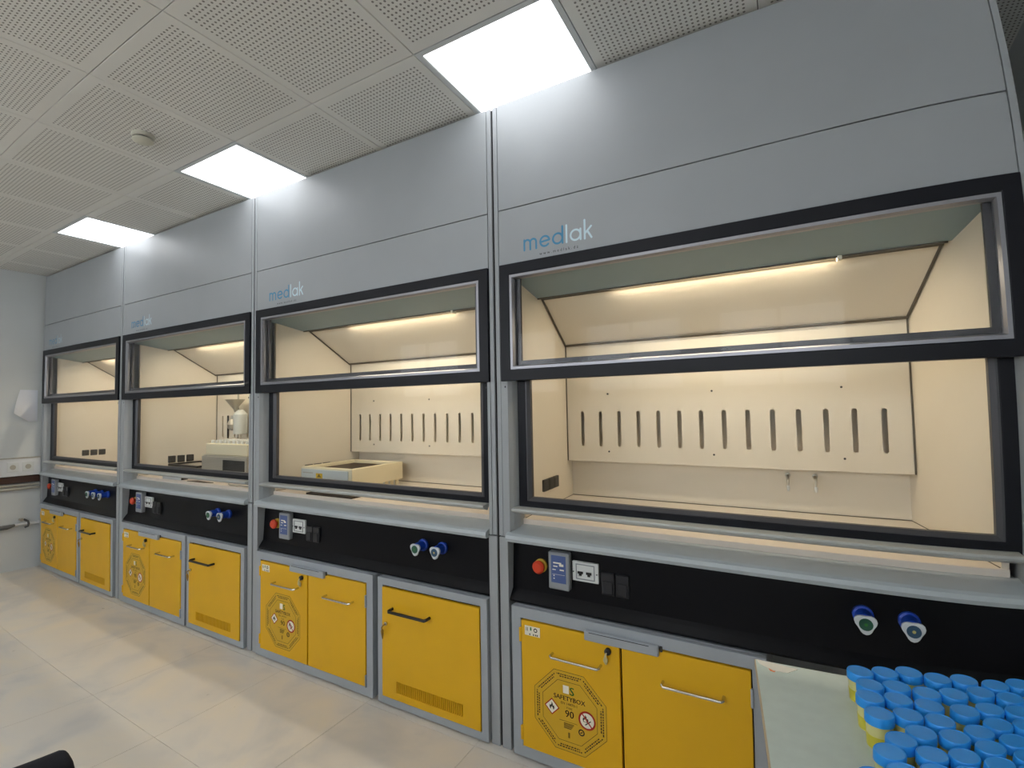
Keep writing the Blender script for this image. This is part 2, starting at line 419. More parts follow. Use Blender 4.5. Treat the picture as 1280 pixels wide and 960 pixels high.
def fume_hood(x0, x1, label, il_b, ir_b, knobs, n_sock=3, taps=True, gap_shade=True):
    w = x1-x0
    R = thing('fume_hood', label, 'fume hood', (x0, 0, 0), 'row of four grey fume hoods')
    B = lambda *a: MB().box(*a)
    for s in (0, 1):
        X = (lambda a, b: (a, b)) if s == 0 else (lambda a, b: (w-b, w-a))
        B(*X(0, .022), 0, .86, .938, ZT).build('side_panel', 'hood_grey', R, bev=.002)
        B(*X(0, .045), 0, .60, 0, .933).build('lower_post', 'hood_grey', R, bev=.002)
        mx = lambda p: (p[0], p[1]) if s == 0 else (w-p[0]+(.018), p[1])
        pl = [(.024, 0), (.058, 0), (.070, .020), (.082, .055), (.082, .11), (.024, .11)]
        if s: pl = [(w-.024, 0), (w-.040, 0), (w-.050, .020), (w-.060, .055), (w-.060, .11), (w-.024, .11)]
        MB().prism(pl, .938, 1.70, 'z').build('jamb', 'hood_grey', R)
        B(*X(.043, .049), -.0008, .001, 1.615, 1.623).build('jamb_screw', 'black_plastic', R)
    if gap_shade: B(-.0114, -.0006, .010, .016, .002, ZT-.004).build('gap_shade_strip', 'dark_void', R)  # near-black strip painting the shade in the gap between two hoods
    B(.025, w-.025, 0, .02, 2.449, ZT).build('upper_panel', 'hood_grey', R, bev=.0015)
    B(.025, w-.025, 0, .02, 2.150, 2.445).build('header_panel', 'hood_grey', R, bev=.0015)
    logo(R, .160, 2.236, -.0008)
    # fixed upper window
    fr = MB().sweep(.030, w-.024, 1.645, 2.185, [(0, -.012), (.050, -.012), (.052, -.008), (.052, .03), (0, .03)]).build('window_frame', 'frame_black', R, bev=.0015)
    MB().sweep(.082, w-.076, 1.697, 2.133, [(0, -.010), (.012, -.010), (.018, .004), (.018, .02), (0, .02)]).build('bead', 'bead_silver', fr)
    MB().sweep(.094, w-.088, 1.709, 2.160, [(.004, .022), (.028, .022), (.028, .036), (.004, .036)]).build('inner_rail', 'rail_dark', fr)
    B(.100, w-.094, .021, .026, 1.715, 2.118).build('glass', 'pane', fr)
    # sliding sash
    sa = MB().sweep(.082, w-.060, 1.056, 1.70, [(0, .050), (.038, .050), (.042, .054), (.042, .085), (0, .085)]).build('sash', 'frame_black', R, bev=.001)
    # the bottom rail is slimmer than the stiles: a filler-free bead lines the pane
    MB().sweep(.122, w-.100, 1.092, 1.68, [(0, .052), (.006, .052), (.020, .062), (.020, .083), (0, .083)]).build('bead', 'rail_dark', sa)
    B(.130, w-.108, .068, .073, 1.10, 1.672).build('glass', 'pane', sa)
    MB().prism([(-.004, 1.054), (-.007, 1.061), (-.003, 1.067), (.050, 1.069), (.050, 1.060), (.034, 1.040), (.030, 1.040)], .070, w-.070, 'x').build('sash_handle', 'handle_rail', sa, smooth=False)
    # sill and control panel
    MB().prism([(-.020, .922), (-.026, .936), (-.022, .950), (-.010, .957), (.080, .981), (.092, .981), (.092, .965), (0, .935), (.03, .922)], .046, w-.046, 'x').build('sill', 'sill_grey', R)
    MB().prism([(.055, .935), (.040, .70), (.028, .685), (.010, .66), (.010, .652), (.20, .652), (.20, .935)], .046, w-.046, 'x').build('control_panel', 'panel_black', R)
    yp = .046
    es = MB().lathe([(.030, yp), (.030, yp-.010), (.026, yp-.012)], (0, 0, 0), 20, 'y'); es.v = [(a+.190, b, c+.818) for a, b, c in es.v]
    eo = es.build('emergency_stop', 'stop_yellow', R, smooth=True)
    es = MB().lathe([(.014, yp-.012), (.014, yp-.022), (.028, yp-.026), (.028, yp-.036), (.020, yp-.044), (.004, yp-.046)], (0, 0, 0), 20, 'y'); es.v = [(a+.190, b, c+.818) for a, b, c in es.v]
    es.build('button', 'stop_red', eo, smooth=True)
    d = MB().box(.238, .334, yp-.030, yp+.004, .735, .894).build('display', 'display_frame', R, bev=.004)
    MB().box(.252, .320, yp-.0315, yp-.028, .765, .880).build('screen', 'screen_blue', d)
    pr = MB()
    for (a, b, c, e) in ((.262, .300, .846, .852), (.262, .282, .832, .837), (.290, .310, .836, .846), (.258, .274, .818, .822), (.292, .312, .818, .824), (.262, .268, .792, .797), (.262, .268, .780, .785), (.256, .316, .800, .8012)):
        pr.flat([(a, c), (b, c), (b, e), (a, e)], yp-.0318)
    pr.build('readout', 'print_white', d)
    so = MB().plate([(.342, .780), (.458, .780), (.458, .862), (.342, .862)], [], yp-.010, yp+.003).build('socket_outlet', 'socket_white', R, bev=.002)
    MB().sweep(.358, .442, .789, .853, [(0, yp-.0125), (.004, yp-.0125), (.004, yp-.009), (0, yp-.009)]).build('rim', 'display_frame', so)
    for a in (.366, .404):
        h = MB().box(a, a+.024, yp-.0125, yp-.009, .812, .822); h.box(a+.006, a+.018, yp-.0125, yp-.009, .804, .813)
        h.build('port', 'black_plastic', so)
    for a in (.347, .451): MB().lathe([(.003, yp-.0115), (.003, yp-.009)], (a, 0, .818), 8, 'y').build('screw', 'black_plastic', so)
    for a in (.470, .530):
        bs = MB().box(a, a+.056, yp-.012, yp+.004, .742, .832).build('blank_switch', 'blank_black', R, bev=.003)
        MB().box(a+.006, a+.050, yp-.018, yp-.011, .748, .800).build('flap', 'blank_black', bs, bev=.003)
    for q, u in enumerate(knobs): knob_parts(R, u, .826, q == 0)
    # working chamber
    lf, rf = .086, w-.100
    ch = lambda z0, z1, pl: MB().prism(pl, z0, z1, 'z')
    ch(.99, 2.20, [(lf, .095), (il_b, .745), (il_b-.02, .745), (lf-.02, .11), (lf-.02, .095)]).build('chamber_side', 'chamber_cream', R)
    ch(.99, 2.20, [(rf, .095), (rf+.02, .095), (rf+.02, .11), (ir_b+.02, .745), (ir_b, .745)]).build('chamber_side', 'chamber_cream', R)
    B(il_b-.02, ir_b+.02, .745, .765, .99, 2.20).build('chamber_back', 'chamber_cream', R)
    MB().prism([(lf-.02, .086), (rf+.02, .086), (ir_b+.02, .76), (il_b-.02, .76)], .965, 1.005, 'z').build('worktop', 'worktop_cream', R, bev=.002)
    at = lambda y, side: (lf+(il_b-lf)*(y-.095)/.65) if side == 0 else (rf+(ir_b-rf)*(y-.095)/.65)
    MB().prism([(.738, 1.004), (.738, 1.008), (.7455, 1.008), (.7455, 1.004)], il_b, ir_b, 'x').build('joint_strip', 'trim_shade_brown', R)
    for sd in (0, 1):
        e_ = .003 if sd == 0 else -.003
        MB().prism([(at(.1, sd), .1), (at(.745, sd), .745), (at(.745, sd)+e_, .745), (at(.1, sd)+e_, .1)], 1.004, 1.007, 'z').build('joint_strip', 'trim_shade_brown', R)
    # baffle with real slots
    bl, br = at(.68, 0)+.006, at(.68, 1)-.006
    n = 14; pitch = .1056; s0 = bl+.090
    pitch = min(pitch, (br-bl-.18)/(n-1))
    ho = [stadium(s0+pitch*i, 1.297, 1.492, .021) for i in range(n)]
    ba = MB().plate([(bl, 1.212), (br, 1.212), (br, 1.90), (bl, 1.90)], ho, .672, .680).build('baffle', 'chamber_cream', R)
    for z in (1.588, 1.270):
        for a in (.155, .50, .845):
            MB().lathe([(.005, .6725), (.005, .6700), (.003, .6692)], (bl+(br-bl)*a, 0, z), 8, 'y').build('screw', 'steel_dark', ba)
    for a, b in ((bl-.006, bl), (br, br+.006)): MB().box(a, b, .668, .682, 1.212, 1.88).build('trim_or_gap_shade', 'trim_shade_brown', ba)  # brown strips stand in for the shadow gaps beside the baffle
    # sloping upper baffle with brown edge trims, header ceiling, lamp
    y0, z0, y1, z1 = .325, 2.092, .660, 1.872
    L0, R0, L1, R1 = at(y0, 0)+.004, at(y0, 1)-.004, at(y1, 0)+.004, at(y1, 1)-.004
    sl = MB(); t_ = .006
    def quad(pts, th): return sl_add(sl, pts, th)
    def sl_add(mb, pts, th):
        nrm = (Vector(pts[1])-Vector(pts[0])).cross(Vector(pts[2])-Vector(pts[0])).normalized()*th
        v = [Vector(p) for p in pts]; vv = [tuple(p) for p in v]+[tuple(p+nrm) for p in v]
        return mb.add(vv, [(0, 1, 2, 3), (7, 6, 5, 4), (0, 4, 5, 1), (1, 5, 6, 2), (2, 6, 7, 3), (3, 7, 4, 0)])
    sl_add(sl, [(L0, y0, z0), (R0, y0, z0), (R1, y1, z1), (L1, y1, z1)], t_)
    sp = sl.build('sloping_baffle', 'chamber_cream', R)
    dv = Vector((0, y1-y0, z1-z0)).normalized(); off = Vector((0, dv.z, -dv.y))*.003      # towards the room and down
    def tr(a, b, wv):
        a = Vector(a)+off; b = Vector(b)+off; wv = Vector(wv)
        sl_add(m_, [tuple(a), tuple(b), tuple(b+wv), tuple(a+wv)], .004)
    for a, b, wv in (((L0, y0, z0), (R0, y0, z0), dv*.018), ((L1, y1, z1), (R1, y1, z1), -dv*.014),
                     ((L0, y0, z0), (L1, y1, z1), (.010, 0, 0)), ((R0, y0, z0), (R1, y1, z1), (-.010, 0, 0))):
        m_ = MB(); tr(a, b, wv); m_.build('trim_or_gap_shade', 'trim_shade_brown', sp)
    cm_ = MB(); sl_add(cm_, [(at(.034, 0)-.02, .034, 2.122), (at(.034, 1)+.02, .034, 2.122), (at(.284, 1)+.003, .284, 2.080), (at(.284, 0)-.003, .284, 2.080)], .006); cm_.build('soffit', 'chamber_steel', R)
    c = (L0+R0)/2+.03; hl = .44
    lh = MB().prism([(.284, 2.118), (.284, 2.080), (.287, 2.080), (.287, 2.110), (.330, 2.110), (.330, 2.118)], L0+.002, R0-.002, 'x').build('lamp_housing', 'chamber_steel', R)
    MB().box(L0, R0, .2815, .287, 2.074, 2.087).build('trim_or_gap_shade', 'trim_shade_brown', lh)
    MB().box(c-hl, c+hl, .294, .324, 2.085, 2.094).build('lamp_strip', 'hood_lamp', lh)
    MB().box(c+hl+.004, c+hl+.020, .279, .316, 2.066, 2.096).build('lamp_clip', 'clip_white', lh, bev=.003)
    if taps:
        for u in (1.165, 1.275):
            tp = MB().lathe([(.012, .745), (.012, .737), (.007, .735)], (u, 0, 1.178), 12, 'y').build('gas_outlet', 'steel', R, smooth=True)
            MB().tube([(u, .735, 1.175), (u, .705, 1.172), (u, .690, 1.160), (u, .686, 1.135)], [.007, .007, .006, .004], 8).build('nozzle', 'steel', tp, smooth=True)
            MB().lathe([(.005, 1.112), (.007, 1.130), (.006, 1.136)], (u, .686, 0), 8).build('tip', 'socket_white', tp)
    for q in range(n_sock):
        y = .30+.068*q; x = at(y, 0)
        so = MB().box(x-.002, x+.012, y, y+.060, 1.092, 1.152).build('wall_socket', 'socket_dark', R, bev=.003)
        MB().box(x+.012, x+.014, y+.008, y+.052, 1.100, 1.144).build('flap', 'socket_dark', so, bev=.001)
    return R

HX = [(-5.400, -3.660), (-3.648, -1.834), (-1.822, .016), (.028, 1.857)]
HL = ['grey fume hood in the corner beside the bare white wall with paper sheet',
      'grey fume hood holding a retort stand, steel box and rack of tubes',
      'grey fume hood holding a cream open-topped box heater with yellow warning label',
      'grey fume hood with empty chamber, next to the table of blue-capped cups']
fume_hood(*HX[0], HL[0], .21, HX[0][1]-HX[0][0]-.19, (1.180, 1.305, 1.425), taps=False, gap_shade=False)
fume_hood(*HX[1], HL[1], .215, HX[1][1]-HX[1][0]-.19, (1.355, 1.485), taps=False)
fume_hood(*HX[2], HL[2], .158, HX[2][1]-HX[2][0]-.19, (1.368, 1.492), taps=False)
fume_hood(*HX[3], HL[3], .065, HX[3][1]-HX[3][0]-.205, (1.358, 1.480))

# ------------------------------------------------------------------ under-hood cabinets
def bar_handle(name, m, parent, u0, u1, z, y, proud=.034, r=.0055):
    MB().tube([(u0, y, z), (u0, y-proud+.006, z), (u0+.006, y-proud, z-.002), (u1-.006, y-proud, z-.002), (u1, y-proud+.006, z), (u1, y, z)], r, 8).build(name, m, parent, smooth=True)
def sticker_mesh(u, z, y):
    mb = MB(); k = .172
    oct_ = lambda r, n=8: circ(u, z, r, n, math.pi/8)
    mb.cur = 0; mb.flat(oct_(k), y)
    mb.cur = 1
    for r in (k, k*.755):
        p = oct_(r); mb.stroke(p+[p[0]], .0016, y-.0003, 0)
    # ring of small print, too small to read in the photograph: short strokes
    rnd = random.Random(3)
    for q in range(8):
        a = math.pi/2-q*math.pi/4; ux, uz = -math.sin(a), math.cos(a)
        for row, rr in enumerate((.845, .795)):
            ln = .055-.012*row; t = -ln
            while t < ln:
                l2 = rnd.uniform(.004, .010); cx, cz = u+k*rr*math.cos(a), z+k*rr*math.sin(a)
                mb.stroke([(cx+ux*t, cz+uz*t), (cx+ux*min(t+l2, ln), cz+uz*min(t+l2, ln))], .0046, y-.0004, 0); t += l2+.0032
    put_text(mb, 'SAFETYBOX', .026, u, z+.043, y-.0004); put_text(mb, 'SAFETYBOX', .026, u+.001, z+.0434, y-.00045)
    put_text(mb, 'EN 14470-1', .0155, u, z+.026, y-.0004)
    put_text(mb, 'TYPE', .0125, u, z+.010, y-.0004)
    put_text(mb, '90', .040, u, z-.022, y-.0004); put_text(mb, '90', .040, u+.0012, z-.0215, y-.0004)
    mb.stroke([(u-.045, z-.040), (u+.035, z-.040)], .0014, y-.0004, 0)
    mb.cur = 5
    for q in range(4): mb.stroke([(u-.025, z-.048-.006*q), (u+.02-.004*q, z-.048-.006*q)], .0042, y-.0004, 0)
    mb.stroke([(u-.003, z-.082), (u-.003, z-.104)], .008, y-.0004, 0)
    mb.cur = 1
    mb.flat(circ(u+.052, z-.066, .0135), y-.0004); mb.cur = 0
    mb.flat(circ(u+.052, z-.066, .0085), y-.0005); mb.cur = 1; mb.stroke([(u+.047, z-.069), (u+.057, z-.063)], .004, y-.0006, 0)
    # flame diamond
    dx, dz, r = u-.078, z+.004, .034
    mb.cur = 3; mb.flat([(dx-r, dz), (dx, dz-r), (dx+r, dz), (dx, dz+r)], y-.0004)
    mb.cur = 2; r *= .83; mb.flat([(dx-r, dz), (dx, dz-r), (dx+r, dz), (dx, dz+r)], y-.0006)
    flame = [(-.4, -.42), (.4, -.42), (.52, -.1), (.38, .22), (.22, .08), (.16, .42), (-.05, .72), (-.10, .34), (-.28, .12), (-.40, .30), (-.52, -.08)]
    mb.cur = 1; mb.flat([(dx+p[0]*.022, dz+p[1]*.026) for p in flame], y-.0008)
    mb.cur = 2; mb.flat([(dx+p[0]*.010, dz-.006+p[1]*.011) for p in flame], y-.0010)
    # no-flame circle
    cx, cz = u+.077, z-.012
    mb.cur = 3; mb.flat(circ(cx, cz, .037, 28), y-.0004)
    mb.cur = 2; mb.flat(circ(cx, cz, .0295, 28), y-.0006)
    mb.cur = 1; mb.flat([(cx-.006+p[0]*.024, cz+.004+p[1]*.026) for p in flame], y-.0008); mb.stroke([(cx-.008, cz-.018), (cx+.016, cz+.002)], .004, y-.0008, 0)
    mb.cur = 2; mb.flat([(cx-.008+p[0]*.012, cz+p[1]*.013) for p in flame], y-.0009)
    mb.cur = 3; mb.stroke([(cx-.020, cz+.023), (cx+.020, cz-.023)], .0055, y-.0010, 0)
    # maker's mark: white square, green S
    mb.cur = 2; mb.flat([(u-.026, z+.072), (u, z+.072), (u, z+.104), (u-.026, z+.104)], y-.0005)
    mb.cur = 4; put_text(mb, 'S', .046, u+.012, z+.070, y-.0006); put_text(mb, 'S', .046, u+.0145, z+.070, y-.0006)
    return mb.mesh('sticker', ['sticker_yellow', 'print_black', 'print_white', 'print_red', 'print_green', 'print_olive'])
def white_label(u, z, y):
    mb = MB(); mb.box(u, u+.073, y-.0008, y+.0005, z, z+.040)
    mb.cur = 2; mb.flat([(u+.026, z+.022), (u+.033, z+.022), (u+.033, z+.036), (u+.026, z+.036)], y-.0011)
    mb.cur = 1; mb.flat(circ(u+.052, z+.026, .009), y-.0011)
    for a in (.008, .014): mb.stroke([(u+a, z+.018), (u+a, z+.034)], .0025, y-.0011, 0)
    for a in (.022, .040, .050, .058): mb.stroke([(u+a, z+.006), (u+a+.005, z+.006)], .007, y-.0011, 0)
    mb.cur = 0; mb.flat(circ(u+.052, z+.026, .005), y-.0014)
    return mb.mesh('label', ['print_white', 'print_black', 'print_green'])
CY = -.018
def safety_cabinet(x0, x1, label, sticker=True):
    w = x1-x0; R = thing('safety_cabinet', label, 'cabinet', (x0, 0, 0), 'two-door yellow safety cabinets under the fume hoods')
    H, z0 = .645, .010
    MB().box(0, w, CY+.024, .56, z0, H).build('body', 'cabinet_grey', R, bev=.003)
    MB().sweep(0, w, z0, H, [(0, CY), (.046, CY), (.046, CY+.024), (0, CY+.024)]).build('front_frame', 'cabinet_grey', R, bev=.0015)
    MB().box(.046, w-.046, CY+.018, CY+.0236, z0+.046, H-.046).build('recess', 'dark_void', R)
    for a in (.06, w-.09):
        for b in (.05, .5): MB().lathe([(.015, 0), (.015, z0+.004)], (a, b, 0), 10).build('foot', 'black_plastic', R)
    dz0, dz1 = .030+z0+.004, .590; mid = .046+(w-.092)*.490
    dz0 = z0+.049
    d1 = MB().box(.050, mid-.005, CY-.004, CY+.016, dz0, dz1+.003).build('door', 'yellow', R, bev=.002)
    d2 = MB().box(mid+.004, w-.050, CY-.004, CY+.016, dz0, dz1+.003).build('door', 'yellow', R, bev=.002)
    f = w/1.006
    bar_handle('handle', 'chrome', d1, .200*f, .412*f, .484, CY-.004)
    bar_handle('handle', 'chrome', d2, .655*f, .866*f, .484, CY-.004)
    if sticker: put('sticker', sticker_mesh(.270*f, .262, CY-.0046), d1)
    put('paper_label', white_label(.068, .534, CY-.004), d1)
    lk = MB().lathe([(.013, CY-.004), (.013, CY-.016), (.010, CY-.018)], (mid-.050, 0, .548), 14, 'y').build('lock', 'black_plastic', d1, smooth=True)
    MB().tube([(mid-.053, CY-.018, .546), (mid-.056, CY-.022, .535), (mid-.058, CY-.016, .515), (mid-.058, CY-.010, .498)], [.003, .004, .010, .004], 8).build('key', 'tag_clear', d1)
    for zz in (.50, .085):
        MB().box(.040, .052, CY-.008, CY+.004, zz, zz+.060).build('hinge', 'yellow', d1, bev=.002)
        MB().box(w-.053, w-.044, CY-.008, CY+.004, zz-.03, zz+.035).build('hinge', 'cabinet_grey', d2, bev=.002)
    la = MB().box(mid-.145, mid+.150, CY-.020, CY-.001, .576, .614).build('latch_cover', 'cabinet_grey', R, bev=.003)
    MB().box(mid-.125, mid+.115, CY-.0206, CY-.0196, .6085, .6108).build('slot', 'dark_void', la)
    MB().box(mid+.152, mid+.162, CY-.006, CY, .590, .612).build('catch', 'steel_dark', la, bev=.002)
    return R
def vent_cabinet(x0, x1, label):
    w = x1-x0; R = thing('vented_cabinet', label, 'cabinet', (x0, 0, 0), 'one-door yellow cabinets under the fume hoods')
    H, z0 = .645, .010
    MB().box(0, w, CY+.024, .56, z0, H).build('body', 'cabinet_grey', R, bev=.003)
    MB().sweep(0, w, z0, H, [(0, CY), (.036, CY), (.040, CY+.024), (0, CY+.024)]).build('front_frame', 'cabinet_grey', R, bev=.0015)
    MB().box(.036, w-.036, CY+.018, CY+.0236, z0+.036, H-.036).build('recess', 'dark_void', R)
    for a in (.06, w-.06):
        for b in (.05, .5): MB().lathe([(.015, 0), (.015, z0+.004)], (a, b, 0), 10).build('foot', 'black_plastic', R)
    f = w/.68
    x = [(.132+.0122*i)*f for i in range(34)]
    holes = [[(a, .085), (a+.0064*f, .085), (a+.0064*f, .142), (a, .142)] for a in x]
    d = MB().plate([(.036, z0+.040), (w-.040, z0+.040), (w-.040, .600), (.036, .600)], holes, CY-.004, CY+.012).build('door', 'yellow', R)
    bar_handle('handle', 'black_plastic', d, .108*f, .350*f, .500, CY-.004, .036, .0075)
    lk = MB().lathe([(.009, CY-.004), (.009, CY-.014), (.007, CY-.016)], (.066*f, 0, .420), 12, 'y').build('lock', 'chrome', d, smooth=True)
    MB().tube([(.066*f, CY-.014, .420), (.062*f, CY-.030, .414), (.055*f, CY-.028, .402)], .004, 6).build('key', 'brass', d)
    MB().tube([(.055*f, CY-.026, .398), (.054*f, CY-.024, .386), (.054*f, CY-.022, .370), (.053*f, CY-.020, .345)], [.003, .008, .007, .0025], 6).build('spare_key', 'brass', d)
    return R
WHO = ['the corner hood by the white wall', 'the hood with the retort stand', 'the hood with the box heater', 'the empty hood beside the cup table']
AB = [((-5.352, -4.392), (-4.372, -3.716)), ((-3.568, -2.592), (-2.566, -1.886)), ((-1.757, -.750), (-.714, -.034)), ((.096, 1.100), (1.135, 1.802))]
for q in range(4):
    safety_cabinet(*AB[q][0], 'yellow two-door safety cabinet under '+WHO[q])
    if q < 3: vent_cabinet(*AB[q][1], 'yellow one-door cabinet with vent slots under '+WHO[q])

# ------------------------------------------------------------------ things in the hoods
ZW = 1.005
# open-topped cream heater
t = thing('box_heater', 'cream box heater with open dark top and yellow warning label on the hood worktop', 'lab heater', (-1.615, .20, ZW))
WD, DP = .473, .455
c = MB(); c.sweep(0, WD, 0, DP, [(0, .036), (0, .151), (.004, .153), (.030, .153), (.036, .147), (.036, .036)])
c.v = [(x, z, y) for x, y, z in c.v]; c.build('casing', 'device_cream', t, bev=.002)
MB().box(.0365, WD-.0365, .0365, DP-.0365, .04, .132).build('heating_plate', 'device_inside', t)
MB().box(.004, WD-.030, -.006, .001, .040, .140).build('front_panel', 'device_front', t, bev=.003)
wl = MB().box(.150, .212, -.0068, -.006, .072, .116); wl.cur = 1; wl.flat([(.160, .090), (.202, .090), (.181, .113)], -.0072)
wl.build('warning_label', ['stop_yellow', 'print_olive'], t)
MB().box(.335, .385, -.009, -.005, .043, .052).build('switch', 'black_plastic', t, bev=.001)
MB().box(.025, .120, -.0068, -.006, .112, .120).build('nameplate', 'conduit', t)
bs = MB()
bs.box(.02, WD-.02, .03, DP-.03, 0, .036)
bs.build('base', 'device_front', t)
for q in range(7): MB().box(WD-.021, WD-.012, .10+.05*q, .125+.05*q, 0.0, .036).build('base_fin', 'device_cream', t)
t = thing('drip_tray', 'flat dark tray lying on the worktop in front of the box heater', 'tray', (-1.43, .094, ZW))
MB().box(0, .40, 0, .085, 0, .004).build('plate', 'tray_dark', t, bev=.001)
e = MB(); e.sweep(0, .40, 0, .085, [(0, .004), (.006, .004), (.006, .010), (0, .010)]); e.v = [(x, z, y) for x, y, z in e.v]; e.build('rim', 'tray_dark', t)

# glassware hood
t = thing('heating_block', 'square steel heating block standing under the rack of tubes', 'heating block', (-2.935, .27, ZW))
MB().box(0, .60, 0, .30, .012, .172).build('casing', 'steel', t, bev=.004)
MB().box(.30, .58, -.004, .001, .03, .150).build('front_panel', 'steel_dark', t, bev=.002)
for a in (.03, .57):
    for b in (.03, .27): MB().lathe([(.014, 0), (.014, .014)], (a, b, 0), 10).build('foot', 'black_plastic', t)
MB().box(.01, .59, .01, .29, .172, .180).build('top_plate', 'steel', t, bev=.002)
t = thing('tube_rack', 'cream rack of white-topped tubes on the steel heating block', 'tube rack', (-2.915, .29, ZW+.180))
MB().box(0, .56, 0, .24, 0, .092).build('rack_body', 'device_cream', t, bev=.006)
cm = MB().lathe([(.014, .090), (.014, .108), (.011, .116), (.004, .117)], n=10).mesh('tube_cap', 'socket_white', smooth=True)
for i in range(9):
    for j in range(4): put('tube_cap', cm, t, (.045+.058*i, .035+.056*j, 0))
t = thing('steel_tray', 'low steel bath with dark top edge, left of the heating block', 'tray', (-3.44, .27, ZW))
MB().box(0, .44, 0, .26, 0, .070).build('body', 'steel', t, bev=.004)
e = MB(); e.sweep(-.004, .444, -.004, .264, [(0, .070), (.020, .070), (.020, .086), (0, .086)]); e.v = [(x, z, y) for x, y, z in e.v]; e.build('rim', 'steel_dark', t)
MB().box(.02, .42, .02, .24, .070, .074).build('lid', 'steel', t)
t = thing('retort_stand', 'retort stand with dark rod, clamp and hanging glass vessels in the hood', 'retort stand', (-3.0, .605, ZW))
MB().box(-.10, .10, -.035, .035, 0, .015).build('base', 'rod_dark', t, bev=.002)
MB().tube([(0, 0, .015), (0, 0, .68)], .008, 10).build('rod', 'steel', t, smooth=True)
MB().tube([(0, 0, .43), (-.085, -.02, .43)], .006, 8).build('clamp_arm', 'steel_dark', t)
MB().tube([(-.10, -.03, .29), (-.10, -.03, .49)], .007, 8).build('clamp_rod', 'rod_dark', t, smooth=True)
MB().lathe([(.008, .36), (.035, .375), (.045, .41), (.03, .445), (.014, .46), (.014, .49)], (-.03, -.03, 0), 18).build('flask', 'steel', t, smooth=True)
MB().lathe([(.006, .52), (.010, .54), (.075, .625), (.078, .63)], (.02, -.04, 0), 20).build('funnel', 'steel', t, smooth=True)
MB().lathe([(.055, .33), (.055, .50), (.03, .53), (.018, .54)], (.07, -.02, 0), 18).build('condenser', 'device_front', t, smooth=True)
t = thing('white_carton', 'small white carton lying on the worktop edge under the glassware hood sash', 'box', (-3.16, .094, ZW))
MB().box(0, .27, 0, .055, 0, .026).build('carton', 'socket_white', t, bev=.002)
MB().box(.27, .273, .004, .051, .003, .023).build('end_flap', 'print_black', t)
tag(MB().tube([(-2.30, .12, ZW+.006), (-2.25, .10, ZW+.006), (-2.15, .11, ZW+.006), (-2.02, .105, ZW+.006)], .005, 8).build('glass_rod', 'conduit', smooth=True),
    'thin pale rod lying on the worktop of the glassware hood', 'rod')
tag(MB().prism([(-2.80, .094), (-2.58, .094), (-2.50, .125), (-2.74, .14)], ZW, ZW+.004, 'z').build('dark_mat', 'tray_dark'),
    'small dark mat on the worktop beside the white carton', 'mat')

# ------------------------------------------------------------------ left wall fittings
xw = XL
t = thing('cable_trunking', 'white cable trunking with two socket outlets on the left wall', 'trunking', (xw, 0, .93))
MB().box(0, .050, -2.6, -.005, 0, .175).build('channel', 'trunking', t, bev=.003)
MB().box(.050, .053, -2.6, -.005, .030, .145).build('cover', 'trunking', t, bev=.001)
MB().box(0, .056, -2.6, -.005, .172, .180).build('top_edge', 'conduit', t)
for y, m in ((-.225, 'socket_white'), (-.105, 'socket_white')):
    s = MB().box(.053, .060, y-.045, y+.045, .045, .135).build('socket_plate', m, t, bev=.002)
    MB().lathe([(.024, .0605), (.024, .062)], (0, y, .090), 18, 'x').build('socket_face', 'conduit', s)
tag(MB().box(xw, xw+.040, -2.6, -.005, .862, .925).build('wall_rail', 'rail_wood', bev=.003), 'dark brown wooden rail running under the cable trunking', 'rail')
for z in (.835, .800): tag(MB().tube([(xw+.014, -2.6, z), (xw+.014, -.005, z)], .014, 10).build('conduit_pipe', 'conduit', smooth=True), 'thin pale conduit pipe running under the brown wall rail', 'pipe', 'conduit pipes under the wall rail')
t = thing('water_pipe', 'wall water pipe with a small valve near the floor by the corner hood', 'pipe', (xw, 0, .45))
MB().tube([(.03, -1.6, -.01), (.03, -.26, -.01), (.03, -.20, 0)], [.022, .022, .012], 10).build('hose', 'pipe_dark', t, smooth=True)
MB().tube([(.03, -.20, 0), (.03, -.005, 0)], .014, 10).build('pipe', 'trunking', t, smooth=True)
MB().tube([(.03, -.12, -.035), (.045, -.10, -.025), (.05, -.095, 0), (.045, -.10, .025), (.03, -.13, .045)], .010, 8).build('valve_ring', 'pipe_dark', t, smooth=True)
MB().lathe([(.016, -.02), (.016, .02)], (.03, -.15, .045), 12, 'x').build('valve_cap', 'steel', t, smooth=True)
MB().box(0, .03, -.16, -.14, -.012, .012).build('bracket', 'steel', t)
# curling paper sheet
n, mrows = 8, 8; v = []; f = []
for i in range(n+1):
    for j in range(mrows+1):
        a, b = i/n, j/mrows                       # a along y, b down
        y = -.165+(.140)*a - .065*b*(1-a); z = 1.785-.015*(1-a)*0-(.235+.085*min(1, a*1.6))*b
        x = .004+.075*(b**2)*(1-a)**1.5+.012*math.sin(a*3.1)*b
        v.append((x, y, z))
for i in range(n):
    for j in range(mrows): k = i*(mrows+1)+j; f.append((k, k+1, k+mrows+2, k+mrows+1))
me = bpy.data.meshes.new('paper_sheet'); me.from_pydata([p for p in v]+[(p[0]-.0008, p[1], p[2]) for p in v], [], f+[tuple(len(v)+i for i in q[::-1]) for q in f]); me.materials.append(MATS['paper'])
me.polygons.foreach_set('use_smooth', [True]*len(me.polygons))
o = put('paper_sheet', me, None, (xw, 0, 0)); tag(o, 'white paper sheet curling off the wall beside the corner hood', 'paper')

